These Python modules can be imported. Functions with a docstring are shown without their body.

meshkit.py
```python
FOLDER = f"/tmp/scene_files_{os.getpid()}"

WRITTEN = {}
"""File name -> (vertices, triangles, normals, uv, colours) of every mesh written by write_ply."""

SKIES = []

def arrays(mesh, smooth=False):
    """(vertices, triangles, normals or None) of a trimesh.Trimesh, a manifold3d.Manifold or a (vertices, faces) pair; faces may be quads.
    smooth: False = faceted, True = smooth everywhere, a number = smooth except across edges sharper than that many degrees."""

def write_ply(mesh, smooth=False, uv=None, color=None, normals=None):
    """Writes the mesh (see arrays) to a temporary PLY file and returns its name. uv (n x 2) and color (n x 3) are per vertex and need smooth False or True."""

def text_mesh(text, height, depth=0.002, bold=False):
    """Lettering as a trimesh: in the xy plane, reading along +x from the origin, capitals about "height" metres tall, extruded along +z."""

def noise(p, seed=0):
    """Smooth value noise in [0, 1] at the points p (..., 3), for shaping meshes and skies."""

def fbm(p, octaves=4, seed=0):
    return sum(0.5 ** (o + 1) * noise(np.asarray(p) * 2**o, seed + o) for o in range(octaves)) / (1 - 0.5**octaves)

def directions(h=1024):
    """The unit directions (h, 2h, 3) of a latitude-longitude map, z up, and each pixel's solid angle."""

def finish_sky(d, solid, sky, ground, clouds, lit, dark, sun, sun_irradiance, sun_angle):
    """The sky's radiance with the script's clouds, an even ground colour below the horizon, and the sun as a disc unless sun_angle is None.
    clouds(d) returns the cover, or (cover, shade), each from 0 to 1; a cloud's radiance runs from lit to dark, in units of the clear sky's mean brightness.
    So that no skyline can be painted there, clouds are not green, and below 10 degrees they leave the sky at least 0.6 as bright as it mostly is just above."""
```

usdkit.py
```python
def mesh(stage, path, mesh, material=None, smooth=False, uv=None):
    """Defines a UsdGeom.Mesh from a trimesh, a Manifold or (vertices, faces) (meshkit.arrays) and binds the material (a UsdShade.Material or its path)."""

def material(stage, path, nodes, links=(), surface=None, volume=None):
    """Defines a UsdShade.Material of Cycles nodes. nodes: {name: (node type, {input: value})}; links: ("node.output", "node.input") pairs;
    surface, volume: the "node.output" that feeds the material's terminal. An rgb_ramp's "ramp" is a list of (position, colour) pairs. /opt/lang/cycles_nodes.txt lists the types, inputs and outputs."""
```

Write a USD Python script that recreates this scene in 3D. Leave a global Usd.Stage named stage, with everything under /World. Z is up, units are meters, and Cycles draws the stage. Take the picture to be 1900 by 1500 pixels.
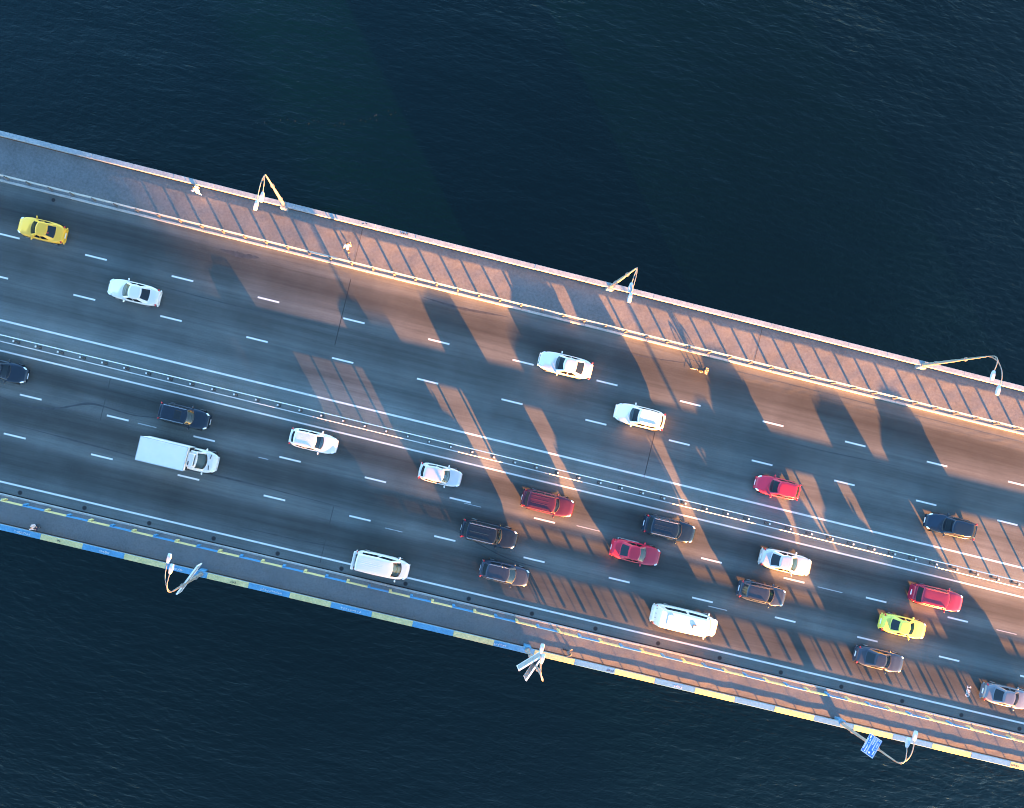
import math, random
import numpy as np, trimesh, manifold3d as m3
from shapely.geometry import Polygon
from scipy.spatial.transform import Rotation
import meshkit, usdkit
from pxr import Gf, Sdf, Usd, UsdGeom, UsdLux, UsdShade

random.seed(7)
RNG = np.random.default_rng(7)
PI = math.pi
stage = Usd.Stage.CreateInMemory()
UsdGeom.SetStageUpAxis(stage, 'Z')
UsdGeom.SetStageMetersPerUnit(stage, 1.0)
world = UsdGeom.Xform.Define(stage, '/World')
stage.SetDefaultPrim(world.GetPrim())
UsdGeom.Scope.Define(stage, '/World/Looks')

# ------------------------------------------------------------------ camera, sky, sun, exposure
# x runs along the bridge (to the right in the picture), y across it, z up; road surface at z = 0, drone straight above (0, 0)
F_PX, CX, CY, CAM_H = 1500.0, 833.08, 802.68, 74.2487
cam = UsdGeom.Camera.Define(stage, '/World/camera')
R = Rotation.from_euler('xyz', [0.0020, -0.0311, 0.2376]).as_matrix()
mat = np.eye(4); mat[:3, :3] = R.T; mat[3, :3] = (0, 0, CAM_H)
UsdGeom.Xformable(cam).AddTransformOp().Set(Gf.Matrix4d(mat.tolist()))
HAP = 36.0
FOC = F_PX * HAP / 1900.0
cam.CreateHorizontalApertureAttr(HAP)
cam.CreateVerticalApertureAttr(HAP * 808 / 1024)
cam.CreateFocalLengthAttr(FOC)
cam.CreateHorizontalApertureOffsetAttr((950 - CX) / F_PX * FOC)
cam.CreateVerticalApertureOffsetAttr((CY - 750) / F_PX * FOC)
cam.CreateClippingRangeAttr(Gf.Vec2f(1.0, 20000.0))
EXPOSURE = 4.58
cam.CreateExposureAttr(EXPOSURE)

TAU = 0.088                                     # tangent of the sun's height
SUN_EL = math.atan(TAU)
SX, SY = 0.651, -0.759                          # horizontal direction towards the sun
dome = UsdLux.DomeLight.Define(stage, '/World/sky')
dome.GetPrim().SetCustomDataByKey('kind', 'structure')
sky_mat = usdkit.material(stage, '/World/Looks/sky', {
    's': ('sky_texture', {'sky_type': 'single_scattering', 'sun_disc': False, 'sun_elevation': SUN_EL, 'sun_rotation': math.atan2(SX, SY),
                          'altitude': 150.0, 'air_density': 1.0, 'aerosol_density': 0.5, 'ozone_density': 2.9}),
    'b': ('background_shader', {'strength': 0.055})}, [('s.color', 'b.color')], surface='b.background')
UsdShade.MaterialBindingAPI.Apply(dome.GetPrim()).Bind(sky_mat)
sun = UsdLux.DistantLight.Define(stage, '/World/sun')
sun.CreateIntensityAttr(1.05)
sun.CreateNormalizeAttr(True) if hasattr(sun, 'CreateNormalizeAttr') else None
sun.CreateAngleAttr(0.5)
sun.CreateColorAttr(Gf.Vec3f(1.0, 0.36, 0.07))
zdir = np.array([SX * math.cos(SUN_EL), SY * math.cos(SUN_EL), math.sin(SUN_EL)]); zdir /= np.linalg.norm(zdir)
xdir = np.cross([0, 0, 1], zdir); xdir /= np.linalg.norm(xdir)
ydir = np.cross(zdir, xdir)
sm = np.eye(4); sm[0, :3], sm[1, :3], sm[2, :3] = xdir, ydir, zdir
UsdGeom.Xformable(sun).AddTransformOp().Set(Gf.Matrix4d(sm.tolist()))

# ------------------------------------------------------------------ helpers
used = {}
def path_for(name, parent=None):
    base = str(parent.GetPath()) if parent is not None else '/World'
    k = (base, name); n = used.get(k, 0); used[k] = n + 1
    return f'{base}/{name}' if n == 0 else f'{base}/{name}_{n:03d}'
def cat(*ms):
    ms = [m for m in ms if m is not None]
    return ms[0] if len(ms) == 1 else trimesh.util.concatenate(ms)
def obj(name, mesh, mt, parent=None, smooth=False, label=None, kind=None):
    p = usdkit.mesh(stage, path_for(name, parent), mesh, mt, smooth=smooth).GetPrim()
    if label: p.SetCustomDataByKey('label', label)
    if kind: p.SetCustomDataByKey('kind', kind)
    return p
def tag(p, label, category, group=None):
    p.SetCustomDataByKey('label', label); p.SetCustomDataByKey('category', category)
    if group: p.SetCustomDataByKey('group', group)
    return p
def thing(name, label, category, loc=(0, 0, 0), rotz=0.0, group=None):
    x = UsdGeom.Xform.Define(stage, path_for(name))
    x.AddTranslateOp().Set(Gf.Vec3d(*map(float, loc)))
    if rotz: x.AddRotateZOp().Set(float(rotz))
    return tag(x.GetPrim(), label, category, group)
def sub(name, parent):
    return UsdGeom.Xform.Define(stage, path_for(name, parent)).GetPrim()
def struct(name):
    p = UsdGeom.Xform.Define(stage, path_for(name)).GetPrim(); p.SetCustomDataByKey('kind', 'structure'); return p
def box(x0, x1, y0, y1, z0, z1):
    b = trimesh.creation.box((x1 - x0, y1 - y0, z1 - z0)); b.apply_translation(((x0 + x1) / 2, (y0 + y1) / 2, (z0 + z1) / 2)); return b
def cbox(c, s, rz=0.0, ch=0.0):
    """box at c of size s turned by rz, upper edges chamfered by ch"""
    if ch <= 0:
        b = trimesh.creation.box(s)
    else:
        a = np.array(s) / 2; pts = []
        for sx in (-1, 1):
            for sy in (-1, 1):
                for sz in (-1, 1):
                    for k in range(3):
                        q = a * [sx, sy, sz]; q[[i for i in range(3) if i != k]] -= ch * np.array([sx, sy, sz])[[i for i in range(3) if i != k]]
                        pts.append(q)
        b = trimesh.convex.convex_hull(np.array(pts))
    if rz: b.apply_transform(trimesh.transformations.rotation_matrix(rz, [0, 0, 1]))
    b.apply_translation(c); return b
def sheet(x0, x1, y0, y1, z):
    return trimesh.Trimesh([(x0, y0, z), (x1, y0, z), (x1, y1, z), (x0, y1, z)], [(0, 1, 2), (0, 2, 3)], process=False)
def grid(xs, ys, zf):
    X, Y = np.meshgrid(xs, ys, indexing='ij'); V = np.stack([X, Y, zf(X, Y)], -1).reshape(-1, 3)
    n, m = len(xs), len(ys); i, j = np.meshgrid(np.arange(n - 1), np.arange(m - 1), indexing='ij'); a = (i * m + j).ravel()
    f = np.vstack([np.stack([a, a + m, a + m + 1], 1), np.stack([a, a + m + 1, a + 1], 1)])
    return trimesh.Trimesh(V, f, process=False)
def prism_x(poly, x0, x1):
    """polygon of (y, z) points extruded along x"""
    m = trimesh.creation.extrude_polygon(Polygon(poly), x1 - x0, engine='earcut')
    v = m.vertices.copy(); m.vertices = np.stack([x0 + v[:, 2], v[:, 0], v[:, 1]], 1); return m
def tube(pts, r, n=8, cap=True):
    p = np.asarray(pts, float); r = np.broadcast_to(r, (len(p),))
    t = np.gradient(p, axis=0); t /= np.linalg.norm(t, axis=1, keepdims=True) + 1e-12
    up = np.array([0, 0, 1.0]) if abs(t[:, 2]).mean() < 0.8 else np.array([1.0, 0, 0])
    a = np.cross(t, up); a /= np.linalg.norm(a, axis=1, keepdims=True) + 1e-12
    b = np.cross(t, a); ang = np.arange(n) * 2 * PI / n
    v = p[:, None] + r[:, None, None] * (np.cos(ang)[None, :, None] * a[:, None] + np.sin(ang)[None, :, None] * b[:, None])
    f = []
    for i in range(len(p) - 1):
        for j in range(n):
            k = (j + 1) % n
            f += [(i * n + j, (i + 1) * n + k, i * n + k), (i * n + j, (i + 1) * n + j, (i + 1) * n + k)]
    V = v.reshape(-1, 3)
    if cap:
        V = np.vstack([V, p[0], p[-1]]); c0, c1 = len(V) - 2, len(V) - 1; e = (len(p) - 1) * n
        for j in range(n):
            k = (j + 1) % n; f += [(c0, j, k), (c1, e + k, e + j)]
    m = trimesh.Trimesh(V, f, process=False); m.fix_normals(); return m
def cyl(a, b, r, n=10, r2=None):
    return tube([a, b], [r, r if r2 is None else r2], n)
def ellip(c, s, rz=0.0, sub_=2, ry=0.0):
    m = trimesh.creation.icosphere(sub_, 1.0); m.apply_scale(s)
    if ry: m.apply_transform(trimesh.transformations.rotation_matrix(ry, [0, 1, 0]))
    if rz: m.apply_transform(trimesh.transformations.rotation_matrix(rz, [0, 0, 1]))
    m.apply_translation(c); return m

# ------------------------------------------------------------------ materials
L = '/World/Looks/'
def plain(name, col, rough=0.5, metal=0.0, coat=0.0, spec=0.5, var=0.0, scale=3.0):
    nodes = {'p': ('principled_bsdf', {'base_color': col, 'roughness': rough, 'metallic': metal, 'coat_weight': coat, 'coat_roughness': 0.06, 'specular_ior_level': spec})}
    links = []
    if var > 0:
        lo = [c * (1 - var) for c in col]; hi = [min(1.0, c * (1 + var)) for c in col]
        nodes |= {'g': ('geometry', {}), 'n': ('noise_texture', {'scale': scale, 'detail': 4.0, 'roughness': 0.65}), 'r': ('rgb_ramp', {'ramp': [(0.3, lo), (0.7, hi)]})}
        links = [('g.position', 'n.vector'), ('n.fac', 'r.fac'), ('r.color', 'p.base_color')]
    return usdkit.material(stage, L + name, nodes, links, surface='p.BSDF')

def asphalt_material():
    # lane wear: darker oil tracks mid lane, paler along the lines and gutters, drawn out along the road
    prof = [(-14.3, .100), (-13.7, .105), (-12.9, .085), (-12.0, .062), (-11.0, .050), (-10.0, .056), (-9.1, .092), (-8.6, .094), (-7.7, .060), (-6.8, .047), (-5.9, .056),
            (-5.2, .090), (-4.6, .086), (-3.6, .052), (-2.8, .052), (-2.0, .088), (-1.4, .120), (0.4, .118), (1.3, .116), (2.0, .098), (3.0, .070), (4.0, .080), (4.8, .084), (5.8, .070),
            (6.8, .062), (7.8, .070), (8.6, .084), (9.4, .066), (10.6, .046), (11.6, .052), (12.3, .082), (12.9, .092), (13.3, .096)]
    y0, y1 = -14.3, 13.3
    ramp = [((y - y0) / (y1 - y0), tuple((max(.032, a * 1.62 - .028)) * q for q in (0.98, 1.05, 1.01))) for y, a in prof]
    nodes = {
        'g': ('geometry', {}), 'sep': ('separate_xyz', {}),
        'mw': ('mapping', {'scale': (0.05, 0.6, 1.0)}), 'nw': ('noise_texture', {'scale': 1.0, 'detail': 3.0}),
        'w1': ('math', {'math_type': 'multiply_add', 'value2': 1.6, 'value3': -0.8}), 'ya': ('math', {'math_type': 'add'}),
        'mr': ('map_range', {'from_min': y0, 'from_max': y1, 'to_min': 0.0, 'to_max': 1.0, 'clamp': True}),
        'r': ('rgb_ramp', {'ramp': ramp}),
        'ms': ('mapping', {'scale': (0.06, 2.6, 1.0)}), 'ns': ('noise_texture', {'scale': 1.0, 'detail': 6.0, 'roughness': 0.7}),
        'rs': ('rgb_ramp', {'ramp': [(0.25, (.62, .62, .62)), (0.5, (1, 1, 1)), (0.8, (1.32, 1.32, 1.32))]}), 'x1': ('mix_color', {'blend_type': 'multiply', 'fac': 0.8, 'use_clamp': False}),
        'nb': ('noise_texture', {'scale': 0.23, 'detail': 5.0, 'roughness': 0.6}), 'rb': ('rgb_ramp', {'ramp': [(0.3, (.80, .80, .80)), (0.7, (1.2, 1.2, 1.2))]}),
        'x2': ('mix_color', {'blend_type': 'multiply', 'fac': 1.0, 'use_clamp': False}),
        'nf': ('noise_texture', {'scale': 9.0, 'detail': 3.0, 'roughness': 0.8}), 'rf': ('rgb_ramp', {'ramp': [(0.3, (.78, .78, .78)), (0.7, (1.22, 1.22, 1.22))]}),
        'x3': ('mix_color', {'blend_type': 'multiply', 'fac': 0.8, 'use_clamp': False}),
        'nm': ('noise_texture', {'scale': 22.0, 'detail': 2.0}), 'bp': ('bump', {'strength': 0.18, 'distance': 0.006}),
        'p': ('principled_bsdf', {'roughness': 0.85, 'specular_ior_level': 0.35})}
    links = [('g.position', 'sep.vector'), ('g.position', 'mw.vector'), ('mw.vector', 'nw.vector'), ('nw.fac', 'w1.value1'), ('w1.value', 'ya.value1'), ('sep.y', 'ya.value2'),
             ('ya.value', 'mr.value'), ('mr.result', 'r.fac'), ('g.position', 'ms.vector'), ('ms.vector', 'ns.vector'), ('ns.fac', 'rs.fac'), ('r.color', 'x1.a'), ('rs.color', 'x1.b'),
             ('g.position', 'nb.vector'), ('nb.fac', 'rb.fac'), ('x1.result', 'x2.a'), ('rb.color', 'x2.b'), ('g.position', 'nf.vector'), ('nf.fac', 'rf.fac'), ('x2.result', 'x3.a'), ('rf.color', 'x3.b'),
             ('x3.result', 'p.base_color'), ('g.position', 'nm.vector'), ('nm.fac', 'bp.height'), ('bp.normal', 'p.normal')]
    return usdkit.material(stage, L + 'asphalt', nodes, links, surface='p.BSDF')

def mottled(name, c_lo, c_hi, scale=0.5, fine=7.0, rough=0.9, bump=0.15):
    nodes = {'g': ('geometry', {}), 'n': ('noise_texture', {'scale': scale, 'detail': 6.0, 'roughness': 0.65}), 'r': ('rgb_ramp', {'ramp': [(0.28, c_lo), (0.72, c_hi)]}),
             'f': ('noise_texture', {'scale': fine, 'detail': 3.0, 'roughness': 0.75}), 'rf': ('rgb_ramp', {'ramp': [(0.28, (.76, .76, .76)), (0.72, (1.2, 1.2, 1.2))]}),
             'x': ('mix_color', {'blend_type': 'multiply', 'fac': 1.0, 'use_clamp': False}), 'b': ('bump', {'strength': bump, 'distance': 0.01}),
             'p': ('principled_bsdf', {'roughness': rough, 'specular_ior_level': 0.3})}
    links = [('g.position', 'n.vector'), ('n.fac', 'r.fac'), ('g.position', 'f.vector'), ('f.fac', 'rf.fac'), ('r.color', 'x.a'), ('rf.color', 'x.b'), ('x.result', 'p.base_color'),
             ('f.fac', 'b.height'), ('b.normal', 'p.normal')]
    return usdkit.material(stage, L + name, nodes, links, surface='p.BSDF')

def water_material():
    nodes = {'g': ('geometry', {}),
             'm1': ('mapping', {'rotation': (0, 0, 0.5), 'scale': (0.55, 1.5, 1.0)}), 'n1': ('noise_texture', {'scale': 1.35, 'detail': 5.0, 'roughness': 0.62, 'distortion': 0.6}),
             'm2': ('mapping', {'rotation': (0, 0, -0.35), 'scale': (0.35, 1.2, 1.0)}), 'n2': ('noise_texture', {'scale': 0.22, 'detail': 3.0, 'roughness': 0.5}),
             'a': ('math', {'math_type': 'multiply_add', 'value2': 3.0}),
             'b': ('bump', {'strength': 1.0, 'distance': 0.15}),
             'nt': ('noise_texture', {'scale': 0.018, 'detail': 2.0}), 'pd': ('vector_math', {'math_type': 'distance', 'vector2': (-75.0, 45.0, -11.0)}), 'pn': ('math', {'math_type': 'multiply_add', 'value2': 40.0}), 'pm': ('map_range', {'from_min': 20.0, 'from_max': 120.0, 'to_min': 1.0, 'to_max': 0.0, 'clamp': True}), 'px': ('mix_color', {'blend_type': 'mix', 'b': (.0001, .0075, .0105)}), 'rt': ('rgb_ramp', {'ramp': [(0.3, (.0001, .0012, .0011)), (0.7, (.0001, .0018, .0018))]}),  # bluer towards the upper left: sky reflection painted into the base colour
             'nw': ('noise_texture', {'scale': 0.035, 'detail': 3.0}), 'rw': ('map_range', {'from_min': .3, 'from_max': .7, 'to_min': .45, 'to_max': 1.0}), 'p': ('principled_bsdf', {'roughness': 0.03, 'specular_tint': (.80, 1.06, 1.02), 'ior': 1.39, 'specular_ior_level': 0.5})}
    links = [('g.position', 'm1.vector'), ('m1.vector', 'n1.vector'), ('g.position', 'm2.vector'), ('m2.vector', 'n2.vector'), ('n2.fac', 'a.value1'), ('n1.fac', 'a.value3'),
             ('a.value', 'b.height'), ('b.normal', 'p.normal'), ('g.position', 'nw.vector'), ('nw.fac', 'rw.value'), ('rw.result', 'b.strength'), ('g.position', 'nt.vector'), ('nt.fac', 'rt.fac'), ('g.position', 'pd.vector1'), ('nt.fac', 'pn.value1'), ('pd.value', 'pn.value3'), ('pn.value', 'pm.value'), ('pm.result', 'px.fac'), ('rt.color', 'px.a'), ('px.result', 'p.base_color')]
    return usdkit.material(stage, L + 'water', nodes, links, surface='p.BSDF')

def line_paint(name, col, worn):
    nodes = {'g': ('geometry', {}), 'm': ('mapping', {'scale': (1.2, 5.0, 1.0)}), 'n': ('noise_texture', {'scale': 2.2, 'detail': 5.0, 'roughness': 0.7}),
             'r': ('rgb_ramp', {'ramp': [(0.30, worn), (0.46, col), (1.0, [min(.9, c * 1.05) for c in col])]}), 'p': ('principled_bsdf', {'roughness': 0.7})}
    return usdkit.material(stage, L + name, nodes, [('g.position', 'm.vector'), ('m.vector', 'n.vector'), ('n.fac', 'r.fac'), ('r.color', 'p.base_color')], surface='p.BSDF')

M = {}
M['asphalt'] = asphalt_material()
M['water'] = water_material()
M['walk_up'] = mottled('walk_up', (.135, .139, .140), (.185, .190, .192), 0.35, 4.0)
M['walk_lo'] = mottled('walk_lo', (.150, .154, .156), (.190, .194, .196), 0.3, 8.0, bump=0.08)
M['line'] = line_paint('line', (.80, .76, .71), (.52, .50, .47))
M['line_old'] = line_paint('line_old', (.50, .50, .50), (.12, .12, .12))
M['kerb'] = mottled('kerb', (.34, .34, .33), (.46, .455, .44), 0.8, 6.0, 0.8)
M['concrete'] = mottled('concrete', (.22, .26, .29), (.31, .36, .39), 0.6, 5.0, 0.85)
M['concrete_dark'] = mottled('concrete_dark', (.16, .16, .155), (.26, .26, .25), 0.5, 4.0, 0.9)
M['blue_conc'] = mottled('blue_conc', (.070, .23, .38), (.105, .29, .45), 1.2, 6.0, 0.6, 0.06)
M['yellow_conc'] = mottled('yellow_conc', (.50, .42, .18), (.62, .52, .26), 1.2, 6.0, 0.6, 0.06)
M['blue_paint'] = plain('blue_paint', (.06, .24, .42), 0.45, var=.12, scale=5.0)
M['yellow_paint'] = plain('yellow_paint', (.68, .54, .22), 0.45, var=.1, scale=5.0)
M['rail_white'] = plain('rail_white', (.40, .38, .34), 0.42, var=.08, scale=4.0)
M['median_white'] = plain('median_white', (.62, .61, .58), 0.42, var=.08, scale=4.0)
M['galv'] = plain('galv', (.50, .51, .52), 0.42, metal=0.35, var=.12, scale=6.0)
M['pole'] = plain('pole', (.27, .25, .22), 0.5, metal=0.1, var=.15, scale=4.0)
M['post_grey'] = plain('post_grey', (.13, .12, .11), 0.6, var=.2)
M['lamp'] = plain('lamp', (.46, .48, .50), 0.4)
M['lamp_glass'] = plain('lamp_glass', (.75, .75, .72), 0.2)
M['rust'] = mottled('rust', (.085, .045, .030), (.16, .085, .055), 3.0, 12.0, 0.75)
M['iron_backlit'] = plain('iron_backlit', (.022, .020, .020), 0.6, var=.3)  # same railing as on the upper side, its backlit darkness put into the colour
M['joint'] = plain('joint', (.016, .016, .017), 0.8)
M['joint_worn'] = plain('joint_worn', (.045, .048, .05), 0.8)
M['tar'] = plain('tar', (.040, .044, .048), 0.6, var=.3)
M['drain'] = plain('drain', (.018, .018, .019), 0.7)
M['drain_rim'] = plain('drain_rim', (.06, .06, .06), 0.7)
M['graffiti_dark'] = plain('graffiti_dark', (.03, .03, .05), 0.7)
M['graffiti_pale'] = plain('graffiti_pale', (.55, .58, .62), 0.7)
M['foam'] = plain('foam', (.11, .15, .17), 0.8)
M['hill'] = mottled('hill', (.03, .045, .02), (.06, .08, .04), 0.05, 0.6)
M['facade'] = mottled('facade', (.30, .28, .25), (.38, .36, .33), 0.1, 1.0)
M['far_glass'] = plain('far_glass', (.03, .04, .05), 0.1)
M['glass'] = plain('glass', (.010, .014, .017), 0.045, spec=0.62)
M['pane'] = usdkit.material(stage, L + 'windscreen_glass', {'f': ('fresnel', {'IOR': 1.52}), 't': ('transparent_bsdf', {'color': (.70, .78, .77)}), 'g': ('glossy_bsdf', {'color': (1, 1, 1), 'roughness': 0.02}), 'm': ('mix_closure', {})},
                            [('f.fac', 'm.fac'), ('t.BSDF', 'm.closure1'), ('g.BSDF', 'm.closure2')], surface='m.closure')
M['seat'] = plain('seat', (.020, .021, .024), 0.8); M['dash_dark'] = plain('dash_dark', (.060, .062, .062), 0.6); M['dash_pale'] = plain('dash_pale', (.30, .29, .20), 0.7)
M['glass_side'] = plain('glass_side', (.007, .008, .010), 0.05, spec=0.5)
M['trim'] = plain('trim', (.016, .016, .017), 0.55)
M['tyre'] = plain('tyre', (.014, .014, .014), 0.85)
M['rim'] = plain('rim', (.52, .53, .54), 0.3, metal=0.7)
M['chrome'] = plain('chrome', (.72, .73, .74), 0.14, metal=0.9)
M['headlight'] = plain('headlight', (.80, .82, .84), 0.12, coat=0.6)
M['taillight'] = plain('taillight', (.50, .010, .020), 0.15, coat=0.8)
M['plate'] = plain('plate', (.76, .76, .78), 0.45)
M['paper'] = plain('paper', (.80, .80, .80), 0.8)
M['dash'] = plain('dash', (.24, .24, .20), 0.7)
M['skin'] = plain('skin', (.46, .27, .18), 0.55)
M['hair'] = plain('hair', (.030, .020, .014), 0.5)
M['hair_fair'] = plain('hair_fair', (.30, .19, .085), 0.5)
M['cloth_white'] = plain('cloth_white', (.78, .76, .74), 0.85)
M['cloth_pink'] = plain('cloth_pink', (.62, .50, .48), 0.85)
M['cloth_black'] = plain('cloth_black', (.016, .016, .020), 0.85)
M['cloth_navy'] = plain('cloth_navy', (.018, .030, .050), 0.85)
M['cloth_grey'] = plain('cloth_grey', (.10, .10, .11), 0.85)
M['bag'] = plain('bag', (.06, .025, .06), 0.7)
M['bag_orange'] = plain('bag_orange', (.50, .20, .05), 0.6)
M['bike'] = plain('bike', (.70, .60, .42), 0.35, coat=0.4)
M['sign_blue'] = plain('sign_blue', (.012, .13, .52), 0.35)
M['sign_white'] = plain('sign_white', (.78, .79, .80), 0.4)
M['sign_back'] = plain('sign_back', (.28, .32, .34), 0.5, metal=0.2, var=.1)
def paint(name, col, rough=0.32, metal=0.0, coat=0.7):
    M[name] = plain(name, col, rough, metal, coat)
paint('paint_white', (.70, .655, .60)); paint('paint_pearl', (.60, .58, .56), .3, .25)
paint('paint_silver', (.52, .51, .50), .3, .4); paint('paint_yellow', (.86, .43, .030))
paint('paint_lime', (.60, .58, .10), .3, .1); paint('paint_red', (.46, .012, .035)); paint('paint_crimson', (.42, .016, .045), .3, .1)
paint('paint_maroon', (.075, .010, .024), .3, .3); paint('paint_wine', (.23, .014, .040), .28, .2)
paint('paint_black', (.006, .009, .015), .14, 0, .4); paint('paint_navy', (.006, .013, .024), .16, 0, .5); paint('paint_graphite', (.024, .030, .044), .22, .1)
M['box_white'] = plain('box_white', (.76, .71, .65), 0.45, var=.03, scale=1.2)
paint('paint_grey', (.16, .17, .20), .28, .5)

# ------------------------------------------------------------------ the setting
X0, X1 = -66.0, 90.0           # the stretch built in detail
XL, XR = -260.0, 280.0         # deck, road and pavements go on
KH_UP, KH_LO = 0.25, 0.16       # pavement heights above the road
WATER_Z = -11.0
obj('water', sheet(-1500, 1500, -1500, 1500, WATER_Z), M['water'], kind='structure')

road = struct('road')
obj('asphalt', sheet(XL, XR, -14.17, 13.17, 0.0), M['asphalt'], road)
ZL = 0.004
def dash(xc, yc, lw=0.15, ln=2.0, m='line'):
    obj('lane_dash', sheet(xc - ln / 2, xc + ln / 2, yc - lw / 2, yc + lw / 2, ZL), M[m], road)
for x in np.arange(-40.66 - 24, 92, 8.0): dash(x, 8.575)
for x in np.arange(-32.81 - 32, 92, 8.0): dash(x, 4.80)
for x in np.arange(-35.32 - 24, 92, 8.0): dash(x, -5.12)
for x in [-59.87, -51.87, -43.87, -35.87, -27.87, -19.87, -11.87, -3.87, 4.13, 12.60, 20.73, 28.73, 36.73, 44.73, 52.73, 60.73, 68.73, 76.73]: dash(x, -8.875)
for xc, yc, ln in [(-24.6, -5.15, 1.7), (-13.7, -5.6, .9), (5.9, -5.3, 1.6), (16.8, -4.9, 2.2), (-0.6, -9.2, 1.6), (40.2, -5.2, 2.4), (30.3, -9.3, 1.8), (57.5, -5.2, 2.0)]:   # scraps of an older marking
    dash(xc, yc, 0.06, ln, 'line_old')
for y, w in ((1.01, .17), (-1.67, .15), (-13.16, .16)):
    obj('edge_line', sheet(XL, XR, y - w / 2, y + w / 2, ZL), M['line'], road)
y_ok = lambda ya: ya > 0
for x, ya, yb in ((-9.83, 6.0, 12.2), (20.75, 0.9, 5.4), (-28.8, -5.7, -1.8), (-6.45, -13.7, -8.4)):
    obj('expansion_joint', sheet(x - .03, x + .03, ya, yb, ZL), M['joint'] if y_ok(ya) else M['joint_worn'], road)
obj('gutter_joint', sheet(XL, XR, -14.165, -14.06, ZL), M['joint'], road)
mk = meshkit.text_mesh('180', 0.36, 0.003, bold=True)                         # small figures painted on the near lane, read by traffic going right
v = mk.vertices.copy(); mk.vertices = np.stack([55.05 + v[:, 1], -10.85 - v[:, 0] * 1.15, ZL + v[:, 2]], 1); mk.fix_normals()
obj('painted_figures', mk, M['line'], road)
def ribbon(pts, w):
    p = np.array(pts, float); u = np.linspace(0, 1, len(p) * 8); q = np.column_stack([np.interp(u, np.linspace(0, 1, len(p)), p[:, k]) for k in (0, 1)])
    for _ in range(6): q[1:-1] = (q[:-2] + 2 * q[1:-1] + q[2:]) / 4
    d = np.gradient(q, axis=0); nn = np.column_stack([-d[:, 1], d[:, 0]]) / (np.linalg.norm(d, axis=1)[:, None] + 1e-9)
    ww = w * (.6 + .8 * RNG.random(len(q)))[:, None] * np.sin(np.linspace(.15, PI - .15, len(q)))[:, None]
    a, b = q + nn * ww, q - nn * ww; V = np.vstack([np.column_stack([a, np.full(len(q), ZL * .55)]), np.column_stack([b, np.full(len(q), ZL * .55)])]); n = len(q)
    F = []
    for i in range(n - 1): F += [(i, n + i, n + i + 1), (i, n + i + 1, i + 1)]
    m = trimesh.Trimesh(V, F, process=False)
    if m.face_normals[0][2] < 0: m.invert()
    return m
for pts, w in (([(-38.5, -5.6), (-36, -6.1), (-33, -5.7), (-30, -4.3), (-26, -4.6), (-23, -4.1)], .09), ([(-37, -7.9), (-31, -8.0), (-24, -8.2), (-15, -8.1), (-5, -8.3)], .07), ([(-16, -12.2), (-8, -12.1), (0, -11.6)], .05),
               ([(14, 11.9), (18, 11.7), (23, 12.2)], .05), ([(-3, 12.2), (0.5, 12.0), (5, 12.3)], .10), ([(-22, 12.0), (-20, 11.9), (-18.4, 12.1)], .22), ([(30, 7.4), (36, 7.2), (44, 7.5)], .05), ([(-30, 7.5), (-20, 7.3), (-9, 7.6)], .04), ([(2, -7.1), (10, -9.4), (16, -9.6)], .04)):
    obj('tar_seam', ribbon(pts, w), M['tar'], road)
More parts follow.
